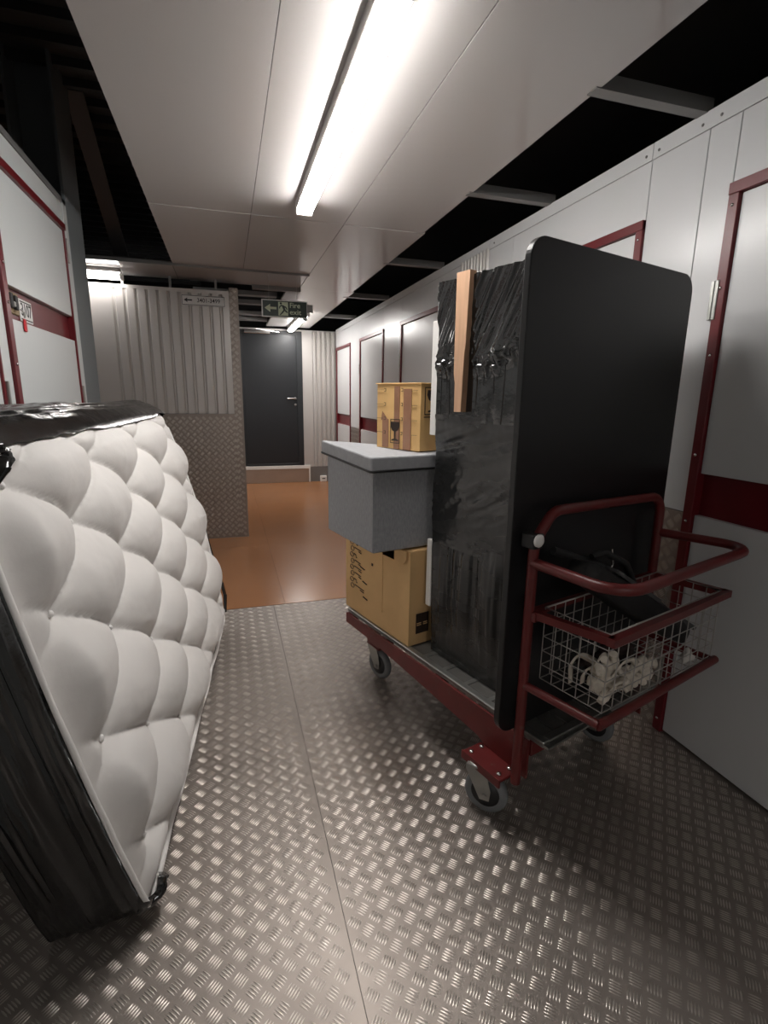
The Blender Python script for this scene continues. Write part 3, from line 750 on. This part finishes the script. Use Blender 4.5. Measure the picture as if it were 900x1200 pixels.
# wire basket: box of thin rods
A0, A1, B0, B1 = .012, .648, -1.462, -1.238; Z0, Z1 = Zb+.012, Zr+.012
wr_ = .0018; sp = .036
def wires(name, segs, rad=wr_):
    m_ = MB()
    for p, q in segs: m_.tube([p, q], rad, 5, cap=False)
    return m_.build(name, 'wire', tr)
rim = MB().tube([(A0, B0, Z1), (A1, B0, Z1), (A1, B1, Z1), (A0, B1, Z1)], .0032, 8, closed=True).build('basket_wire_rim', 'wire', tr)
na = 13; nb = 5; nzr = 5
def lerp(a, b, k, n): return a+(b-a)*k/n
for nm, b in (('front', B0), ('back', B1)):
    sg_ = [((lerp(A0, A1, k, na), b, Z0), (lerp(A0, A1, k, na), b, Z1)) for k in range(na+1)]+[((A0, b, lerp(Z0, Z1, k, nzr)), (A1, b, lerp(Z0, Z1, k, nzr))) for k in range(nzr)]
    wires('basket_mesh', sg_)
for a in (A0, A1):
    sg_ = [((a, lerp(B0, B1, k, nb), Z0), (a, lerp(B0, B1, k, nb), Z1)) for k in range(1, nb)]+[((a, B0, lerp(Z0, Z1, k, nzr)), (a, B1, lerp(Z0, Z1, k, nzr))) for k in range(nzr)]
    wires('basket_mesh', sg_)
wires('basket_mesh', [((lerp(A0, A1, k, na), B0, Z0), (lerp(A0, A1, k, na), B1, Z0)) for k in range(1, na)]+[((A0, lerp(B0, B1, k, nb), Z0-.002), (A1, lerp(B0, B1, k, nb), Z0-.002)) for k in range(1, nb)])
# zinc rack lattice sticking out past the deck under the basket
rk = MB()
rk.bar((.0, -1.295, ZD-.01), (.36, -1.285, ZD-.01), .022, .008)
for a in (.02, .09, .16, .23, .30): rk.bar((a, -1.29, ZD-.008), (a+.0, -1.12, ZD-.008), .008, .008)
rk.build('rack_lattice', 'zinc', tr)

# ================================================================== LOAD
# black table top standing across the deck
BB = -1.168
tt = thing('table_top', 'large black rounded-corner table top standing upright on the trolley', 'table top', T(.32, BB, ZD), TH)
pl = rrect(-.10, .745, ZD, 1.882, .06, 10)
bm = MB(); bm.prism(pl, (0, BB-.011, 0), (1, 0, 0), (0, 0, 1), (0, 1, 0), .024)
o = bm.build('top_panel', 'black_board', tt, (.32, BB, ZD))
bv_ = o.modifiers.new('bevel', 'BEVEL'); bv_.width = .003; bv_.segments = 2; bv_.limit_method = 'ANGLE'

# wrapped furniture stack behind it
SA0, SA1, SB0, SB1 = .085, .62, -1.135, -.575
st = thing('wrapped_furniture', 'tall furniture stack wrapped in glossy black film behind the table top', 'furniture', T(.35, -.85, ZD), TH)
so = (.35, -.85, ZD)
def wrap(name, m, z0, z1, fold, inset=0.0, nzn=70, cap=True, step=.006):
    R = rrect(SA0+inset, SA1-inset, SB0+inset, SB1-inset, .014, 4); dn = []
    for a, b in zip(R, R[1:]+R[:1]):
        L = math.hypot(a[0]-b[0], a[1]-b[1]); seen = min(a[0], b[0]) < SA0+.03 or max(a[1], b[1]) > SB1-.03
        m2 = max(1, int(L/(step if seen else .05)))
        for k in range(m2): dn.append((a[0]+(b[0]-a[0])*k/m2, a[1]+(b[1]-a[1])*k/m2))
    n = len(dn); V = []; cx, cy = (SA0+SA1)/2, (SB0+SB1)/2
    for k in range(nzn+1):
        z = z0+(z1-z0)*k/nzn
        for x, y in dn:
            d = fold(x, y, z, (z-z0)/(z1-z0))
            ux = (x-cx)/(SA1-SA0)*2; uy = (y-cy)/(SB1-SB0)*2
            if abs(ux) > abs(uy): dx, dy = math.copysign(1, ux), 0
            else: dx, dy = 0, math.copysign(1, uy)
            if y < SB0+.02: d = min(d, 0)*.2
            V.append((x+dx*d, y+dy*d, z))
    F = []
    for k in range(nzn):
        for i in range(n): F.append((k*n+i, k*n+(i+1) % n, (k+1)*n+(i+1) % n, (k+1)*n+i))
    m_ = MB(); m_.add(V, F, True)
    if cap:
        m_.add(V[:n], [tuple(reversed(range(n)))]); m_.add(V[-n:], [tuple(range(n))])
    return m_.build(name, m, st, so)
def ridge(v): return 1-abs(v)*2
def f_low(x, y, z, h):
    p = y*1.0+x
    v = .016*ridge(nz(p*21, z*.7, 3))+.007*ridge(nz(p*52, z*1.1, 7))
    k = .12+.88*sstep(.18, .46, h+.14*nz(p*9, 0, 2))
    return v*k*(.5+.5*sstep(1, .85, h))+.0015*nz(p*60, z*2, 5)
def f_mid(x, y, z, h):
    p = y+x
    b = .014*nz(p*4, z*4.5, 13)+.006*ridge(nz(p*3, z*22+p*6, 17))*sstep(.62, .9, h)+.005*ridge(nz(p*6, z*30+p*14, 19))*sstep(.55, .2, abs(h-.35)*2)
    return .008+b+.0015*nz(p*40, z*60, 21)
def f_up(x, y, z, h):
    p = y+x
    diag = z*.55+p*1.0
    big = .013*ridge(nz(diag*17, z*1.5, 31))+.007*ridge(nz(diag*44, z*3, 37))
    vert = .009*ridge(nz(p*30, z*1.2, 41))
    up = sstep(.40, .55, h+.1*nz(p*8, 0, 44)); cr = math.exp(-((h-.42-.10*nz(p*6, 1, 47))/.06)**2)
    if x < SA0+.01 and -.785 < y < -.695: return .006+.35*big*up
    return .006+big*up+vert*(1-up)*.7+cr*(.020*nz(p*36, z*36, 51)+.014*nz(p*80, z*80, 55)+.008)
MB().box(SA0+.02, SA1-.02, SB0+.02, SB1-.012, ZD+.004, 1.855, .004).build('furniture_core', 'white_board', st, so)
wrap('lower_film', 'film_soft', ZD, .90, f_low, .004)
wrap('middle_film', 'film_soft', .86, 1.385, f_mid, .0)
wrap('upper_film', 'film', 1.36, 1.872, f_up, .0, nzn=90)
MB().box(SA0-.006, SA0+.012, SB1-.004, SB1+.034, 1.30, 1.74, .002).build('white_edge', 'white_board', st, so)
MB().box(SA0-.006, SA0+.012, SB1-.006, SB1+.026, .56, .86, .002).build('white_edge', 'white_board', st, so)
tm = MB(); N = 14
for k in range(N+1):
    z = 1.398+(1.884-1.398)*k/N; y0 = -.757-.014*(k/N)+.004*sstep(.5, .4, k/N); y1 = -.708+.006*(k/N)-.008*sstep(.3, .2, k/N)
    tm.v += [(SA0-.032, y0, z), (SA0-.032, y1, z), (SA0-.002, y1, z), (SA0-.002, y0, z)]
for k in range(N):
    for i in range(4): tm.f.append((k*4+i, k*4+(i+1) % 4, k*4+4+(i+1) % 4, k*4+4+i)); tm.sm.append(False)
tm.f += [(3, 2, 1, 0), (N*4, N*4+1, N*4+2, N*4+3)]; tm.sm += [False, False]
tag(tm.build('timber_strip', 'timber', st, so), 'pale timber strip')
# lower carton
cs = thing('carton', 'open brown carton on the trolley deck under the grey ottoman', 'box', T(.27, -.24, ZD+.0015), TH)
co_ = (.27, -.24, ZD)
CA0, CA1, CB0, CB1, CZ = .012, .53, -.522, .042, .802
def bulgebox(m_, x0, x1, y0, y1, z0, z1, amp, seed, n=10, open_top=False, hole=None):
    faces = []
    def grid(fn, nx, ny, cut=None):
        V = []; F = []
        for j in range(ny+1):
            for i in range(nx+1): V.append(fn(i/nx, j/ny))
        for j in range(ny):
            for i in range(nx):
                k = j*(nx+1)+i; q4 = (k, k+1, k+nx+2, k+nx+1)
                if cut:
                    yc = sum(V[w_][1] for w_ in q4)/4; zc = sum(V[w_][2] for w_ in q4)/4
                    if cut[0] < yc < cut[1] and cut[2] < zc < cut[3]: continue
                F.append(q4)
        m_.add(V, F, True)
    bf = lambda u, v, s: amp*(math.sin(PI*u)*math.sin(PI*v))**.6+amp*.4*nz(u*4, v*4, seed+s)*min(1, 8*u*(1-u))*min(1, 8*v*(1-v))
    X, Y, Zl = x1-x0, y1-y0, z1-z0
    grid(lambda u, v: (x0-bf(u, v, 1), y0+Y*u, z0+Zl*v), 48 if hole else n, 48 if hole else n, hole); grid(lambda u, v: (x1+bf(u, v, 2), y0+Y*u, z0+Zl*v), n, n)
    grid(lambda u, v: (x0+X*u, y0-bf(u, v, 3), z0+Zl*v), n, n); grid(lambda u, v: (x0+X*u, y1+bf(u, v, 4), z0+Zl*v), n, n)
    grid(lambda u, v: (x0+X*u, y0+Y*v, z0), n, n)
    if not open_top: grid(lambda u, v: (x0+X*u, y0+Y*v, z1+bf(u, v, 5)*.4), n, n)
    return m_
bulgebox(MB(), CA0, CA1, CB0, CB1, ZD, CZ-.002, .006, 60, hole=(-.40, -.315, .735, .795)).build('carton_body', 'carton', cs, co_)
# hand hole, seam, flap, prints
f = CA0-.0075
MB().box(f+.000, f+.004, -.318, -.312, .45, .735).build('fold_seam', 'carton', cs, co_)
MB().prism([(-.51, .80), (-.42, .80), (-.42, .755), (-.44, .742), (-.49, .742), (-.51, .765)], (f-.003, 0, 0), (0, 1, 0), (0, 0, 1), (-1, 0, 0), .003).build('torn_flap', 'carton', cs, co_)
MB().box(CA0+.035, CA0+.105, CB0-.008, CB0-.0065, ZD+.055, ZD+.15).build('printed_label', 'print', cs, co_)
text('printed_label_lines', 'II\nII', .035, 'carton', cs, (CA0+.07-.27, CB0-.0085+.24, .10), (0, 0, 1), (-1, 0, 0), sx=1)
pm = MB()
for k in range(10):
    z = .795-k*.033; b = -.035-.006*(k % 2)
    pm.tube([(f-.001, b+.013*math.cos(q*PI/5)*1.3, z+.012*math.sin(q*PI/5)) for q in range(10)], .0018, 4, closed=True)
    L = (.05, .085, .03, .06, .02, .055, .07, .06, .025, .09)[k]
    pm.bar((f-.001, b-.022, z+.010), (f-.001, b-.022-L, z+.004), .002, .004, (1, 0, 0))
    pm.bar((f-.001, b-.03-L*.5, z-.003), (f-.001, b-.03-L*.9, z-.008), .002, .004, (1, 0, 0))
for z, b in ((.80, -.10), (.755, -.115), (.62, -.12), (.55, -.14), (.47, -.145)):
    pm.bar((f-.001, b, z), (f-.001, b-.04, z-.006), .002, .006, (1, 0, 0))
pm.build('printed_script', 'print', cs, co_)
MB().box(f-.001, f, -.235, -.222, .655, .668, 0).build('printed_dot', 'print', cs, co_)

# grey storage ottoman
ROT2 = TH-math.radians(4.0)
ot = thing('storage_ottoman', 'grey linen storage ottoman with black-trimmed lid between two cartons', 'ottoman', T(-.155, -.482, .8095), ROT2)
OW, OL, OH = .45, .465, .362
body = MB().box(0, OW, 0, OL, 0, OH, .008, 2).build('ottoman_body', 'fabric', ot)
MB().box(-.0015, .002, -.0015, .002, .01, OH, 0).build('corner_piping', 'fabric_lid', ot)
lid = bpy.data.objects.new('lid', None)
lm = MB(); ns = 24
def lidz(u, v): return .030*max(0, 1-u*1.6)*v
g = []
lx0, lx1, ly0, ly1 = -.022, OW+.02, -.018, OL+.02
prof = [(0.0, .012), (0, .049), (.0025, .054), (.008, .0555)]
V = []; F = []
R = rrect(lx0, lx1, ly0, ly1, .010, 3); dn = []
for a, b in zip(R, R[1:]+R[:1]):
    L = math.hypot(a[0]-b[0], a[1]-b[1]); m2 = max(1, int(L/.02))
    for k in range(m2): dn.append((a[0]+(b[0]-a[0])*k/m2, a[1]+(b[1]-a[1])*k/m2))
n = len(dn); cx, cy = (lx0+lx1)/2, (ly0+ly1)/2
for ins, z in [(0, .0), (0, .012)]+prof[1:]+[(.06, .056), (.15, .056)]:
    for x, y in dn:
        xx = x+(cx-x)*ins/.24; yy = y+(cy-y)*ins/.24
        u = (xx-lx0)/(lx1-lx0); v = (yy-ly0)/(ly1-ly0)
        V.append((xx-.002*nz(y*14, z*30, 3)*(ins == 0), yy, OH-.012+z+lidz(u, v)+.0012*nz(xx*8, yy*8, 6)))
for k in range(6):
    for i in range(n): F.append((k*n+i, k*n+(i+1) % n, (k+1)*n+(i+1) % n, (k+1)*n+i))
F.append(tuple(6*n+i for i in range(n))); F.append(tuple(reversed(range(n))))
bpy.data.objects.remove(lid)
lm.add(V, F, False); ld = lm.build('lid', 'fabric_lid', ot)
tv = [(x, y, OH-.014+lidz((x-lx0)/(lx1-lx0), (y-ly0)/(ly1-ly0))) for x, y in dn]
MB().tube(tv, .0055, 6, closed=True).build('lid_trim', 'black_trim', ld)

# small fragile carton
sb_rot = TH+math.radians(9.5)
sm = thing('fragile_carton', 'small taped brown carton with glass symbols standing on the grey ottoman', 'box', T(.098, -.452, 1.2215), sb_rot)
BW, BL, BH = .20, .272, .285
bulgebox(MB(), 0, BW, 0, BL, 0, BH, .003, 80).build('carton_body', 'carton_b', sm)
def face_rect(y0, y1, z0, z1, m, nm, d=.0006): return MB().box(-.0045-d, -.003, y0, y1, z0, z1).build(nm, m, sm)
for y0, y1, z0, z1 in ((.192, .232, .004, .13), (.122, .156, .0, .274), (.05, .098, .0, .262)):
    face_rect(y0, y1, z0, z1, 'tape', 'tape_strip')
MB().prism([(.24, .125), (.192, .125), (.232, .165)], (-.005, 0, 0), (0, 1, 0), (0, 0, 1), (-1, 0, 0), .0006).build('tape_strip', 'tape', sm)
def ln(y0, z0, y1, z1, w=.003): MB().bar((-.0055, y0, z0), (-.0055, y1, z1), .0012, w, (1, 0, 0)).build('printed_line', 'print', sm)
def bracket(y0, y1, z, m_=None):
    w = .002
    MB().prism([(y0, z+.007), (y1, z+.007), (y1, z-.007), (y0, z-.007), (y0, z-.005), (y1+w, z-.005), (y1+w, z+.005), (y0, z+.005)], (-.0049, 0, 0), (0, 1, 0), (0, 0, 1), (-1, 0, 0), .0012).build('printed_bracket', 'print', sm)
for z in (.258, .196, .133, .071):
    ln(.268, z, .225, z); ln(.045, z-.004, .015, z-.003)
    bracket(.222, .210, z); bracket(.112, .102, z)
def frame_poly(x0, x1, y0, y1, w):
    return [(x0, y0), (x1, y0), (x1, y1), (x0, y1), (x0, y0+w), (x0+w, y0+w), (x0+w, y1-w), (x1-w, y1-w), (x1-w, y0+w), (x0, y0+w)]
def frame(nm, o, ax, ay, x0, x1, y0, y1, w, th=.001):
    m_ = MB(); n_ = Vector(ax).cross(Vector(ay))
    P = [(x0, y0), (x1, y0), (x1, y1), (x0, y1)]; Q = [(x0+w, y0+w), (x1-w, y0+w), (x1-w, y1-w), (x0+w, y1-w)]
    V = []
    for h_ in (0, th):
        V += [Vector(o)+Vector(ax)*a_+Vector(ay)*b_+n_*h_ for a_, b_ in P+Q]
    F = []
    for k in range(4):
        l = (k+1) % 4
        F += [(k, l, 4+l, 4+k), (8+k, 8+l, 12+l, 12+k), (k, l, 8+l, 8+k), (4+k, 4+l, 12+l, 12+k)]
    m_.add(V, F); return m_.build(nm, 'print', sm)
def glass(nm, o, ax, ay, s_):
    prof = [(-.30, 1.0), (.30, 1.0), (.34, .78), (.22, .56), (.05, .48), (.05, .12), (.26, .06), (.26, 0), (-.26, 0), (-.26, .06), (-.05, .12), (-.05, .48), (-.22, .56), (-.34, .78)]
    return MB().prism([(x*s_, y*s_) for x, y in prof], o, ax, ay, Vector(ax).cross(Vector(ay)), .001).build(nm, 'print', sm)
frame('printed_frame', (-.0046, 0, 0), (0, -1, 0), (0, 0, 1), -.178, -.118, .025, .132, .003)
glass('glass_symbol', (-.0052, .148, .036), (0, -1, 0), (0, 0, 1), .084)
frame('printed_frame', (0, -.0042, 0), (1, 0, 0), (0, 0, 1), .02, .112, .155, .270, .004)
glass('glass_symbol', (.066, -.0042, .166), (1, 0, 0), (0, 0, 1), .092)
MB().box(.018, .112, -.0052, -.0035, .143, .147).build('printed_line', 'print', sm)
MB().box(-.006, BW+.004, -.006, BL+.006, BH-.002, BH+.003, .001).build('lid_flap', 'carton_b', sm)

# ---- in the basket: black bag, dark cloth, cream cloth
def Tl(a, b, z, o): return (a-o[0], b-o[1], z-o[2])
bo_ = (.35, -1.36, .575)
bg = thing('black_bag', 'long black padded bag with metal hook lying slantwise in the basket', 'bag', T(*bo_), TH)
p, q = Vector((.045, -1.315, .960)), Vector((.585, -1.375, .632))
d = (q-p); m_ = MB()
N = 16; K = 14; V = []; F = []
side = d.cross(Vector((0, 0, 1))).normalized(); up = side.cross(d).normalized()
for i in range(N+1):
    t = i/N; c = p+d*t; wdt = (.050+.012*math.sin(PI*t))*(1 if .02 < t < .98 else .7); hgt = (.034+.010*math.sin(PI*t))*(1 if .02 < t < .98 else .7)
    for k in range(K):
        a = 2*PI*k/K; ca, sa = math.cos(a), math.sin(a)
        sq = lambda x: math.copysign(abs(x)**.35, x)
        V.append(c+side*sq(ca)*wdt+up*sq(sa)*hgt+Vector((0, 0, .006*nz(t*6, k*.6, 71))))
for i in range(N):
    for k in range(K): F.append((i*K+k, i*K+(k+1) % K, (i+1)*K+(k+1) % K, (i+1)*K+k))
F += [tuple(range(K-1, -1, -1)), tuple(N*K+k for k in range(K))]
m_.add(V, F, True); m_.build('bag_body', 'bag', bg, bo_)
c0 = p+d*.50
MB().obox(p+d*.36+up*.046+side*.01, d, side, up, .13, .045, .006).build('bag_flap', 'bag_grey', bg, bo_)
MB().obox(p+d*.36+up*.054+side*.01, d, side, up, .004, .05, .002).build('flap_zip', 'chrome', bg, bo_)
MB().obox(p+d*.80+up*.040-side*.0, d, side, up, .13, .045, .007).build('bag_pocket', 'bag_grey', bg, bo_)
hk = p+d*.20+up*.06
MB().tube(fillet([hk+Vector((0, 0, .055)), hk+Vector((.012, 0, .0)), hk+Vector((.0, -.0, -.018)), hk+Vector((-.025, 0, -.012)), hk+Vector((-.022, 0, .005))], .012, 4), .0035, 8).build('hook', 'chrome', bg, bo_)
MB().tube([p+d*.05+up*.05, p+d*.12+up*.085, p+d*.3+up*.095, p+d*.42+up*.06], .011, 8).build('strap', 'bag', bg, bo_)
MB().tube([Vector((PA+.045, PB-.035, 1.005)), Vector((.04, PB-.04, .99)), p+d*.12+up*.04, p+d*.3+up*.05], .013, 8).build('strap', 'bag', bg, bo_)

def crumple(name, m, cen, rad, seed, par, off, amp=.45, n=26):
    V = []; F = []
    for j in range(n+1):
        th = PI*j/n
        for i in range(n*2):
            ph = 2*PI*i/(n*2); v = Vector((math.sin(th)*math.cos(ph), math.sin(th)*math.sin(ph), math.cos(th)))
            k = 1+amp*noise.noise(v*1.4+Vector((seed, 0, 0)))*1.3-amp*.7*max(0, .22-abs(noise.noise(v*2.4+Vector((0, seed, 0)))))*2.6
            V.append((cen[0]+v.x*rad[0]*k, cen[1]+v.y*rad[1]*k, max(Z0+.003, cen[2]+v.z*rad[2]*k)))
    w2 = n*2
    for j in range(n):
        for i in range(w2): F.append((j*w2+i, j*w2+(i+1) % w2, (j+1)*w2+(i+1) % w2, (j+1)*w2+i))
    m_ = MB(); m_.add(V, F, True); return m_.build(name, m, par, off)
mo = (.30, -1.32, Z0)
mv = thing('dark_cloth', 'dark mauve cloth heaped under the black bag in the basket', 'cloth', T(*mo), TH)
crumple('cloth_heap', 'mauve', (.27, -1.32, Z0+.035), (.13, .045, .045), 3.3, mv, mo)
wo = (.20, -1.40, Z0)
cw = thing('cream_cloth', 'crumpled cream cloth gloves and straps on the basket floor', 'cloth', T(*wo), TH)
for k, (c, rd_, s_) in enumerate((((.105, -1.405, Z0+.040), (.052, .034, .040), 1.1), ((.20, -1.415, Z0+.032), (.050, .030, .034), 5.2), ((.285, -1.42, Z0+.028), (.045, .026, .030), 9.7))):
    crumple('cloth_fold', 'cloth_cream', c, rd_, s_, cw, wo, .4)
for k, pts in enumerate((((.09, -1.41, Z0+.05), (.055, -1.42, Z0+.10), (.030, -1.425, Z0+.125)), ((.10, -1.41, Z0+.06), (.085, -1.42, Z0+.11), (.055, -1.425, Z0+.14)), ((.11, -1.415, Z0+.06), (.12, -1.42, Z0+.11), (.10, -1.425, Z0+.145)),
                         ((.20, -1.42, Z0+.04), (.235, -1.43, Z0+.075), (.265, -1.43, Z0+.085)), ((.28, -1.42, Z0+.04), (.315, -1.43, Z0+.065), (.335, -1.43, Z0+.04)), ((.10, -1.42, Z0+.03), (.06, -1.44, Z0+.03), (.035, -1.44, Z0+.014)),
                         ((.12, -1.43, Z0+.04), (.15, -1.445, Z0+.05), (.175, -1.445, Z0+.02)), ((.22, -1.43, Z0+.04), (.235, -1.445, Z0+.03), (.25, -1.445, Z0+.014)))):
    P = fillet(pts, .04, 5); MB().tube(P, [.010+.006*math.sin(PI*(.15+.75*i/(len(P)-1)))+.0015*nz(i*.9, k) for i in range(len(P))], 10).build('cloth_finger', 'cloth_cream', cw, wo)
for k, pts in enumerate((((.03, -1.43, Z0+.10), (.00+.03, -1.42, Z0+.13), (.08, -1.40, Z0+.14), (.14, -1.42, Z0+.09), (.17, -1.43, Z0+.04)),
                         ((.045, -1.33, Z0+.02), (.028, -1.335, Z0+.09), (.05, -1.345, Z0+.125), (.09, -1.37, Z0+.10), (.12, -1.40, Z0+.05)),
                         ((.06, -1.36, Z0+.03), (.035, -1.375, Z0+.07), (.04, -1.39, Z0+.105), (.08, -1.40, Z0+.07)),
                         ((.10, -1.43, Z0+.07), (.13, -1.44, Z0+.115), (.20, -1.43, Z0+.10), (.25, -1.44, Z0+.05)),
                         ((.05, -1.44, Z0+.02), (.09, -1.45, Z0+.06), (.13, -1.45, Z0+.055), (.16, -1.45, Z0+.015)))):
    V = []; P = fillet(pts, .03, 4); m_ = MB()
    for i, pnt in enumerate(P):
        t = (P[min(i+1, len(P)-1)]-P[max(i-1, 0)]).normalized(); sd = t.cross(Vector((0, 1, .3))).normalized()
        V += [pnt-sd*.011, pnt+Vector((0, -.003, 0)), pnt+sd*.011, pnt+Vector((0, .003, 0))]
    F = []
    for i in range(len(P)-1):
        for j in range(4): F.append((i*4+j, i*4+(j+1) % 4, i*4+4+(j+1) % 4, i*4+4+j))
    m_.add(V, F, True); m_.build('strap', 'cloth_cream', cw, wo)
po = (.50, -1.42, Z0)
pb_ = thing('crumpled_paper', 'small crumpled white paper under the low end of the black bag', 'paper', T(*po), TH)
crumple('paper_ball', 'paper', (.53, -1.438, Z0+.022), (.034, .016, .020), 22.0, pb_, po, .5, 14)
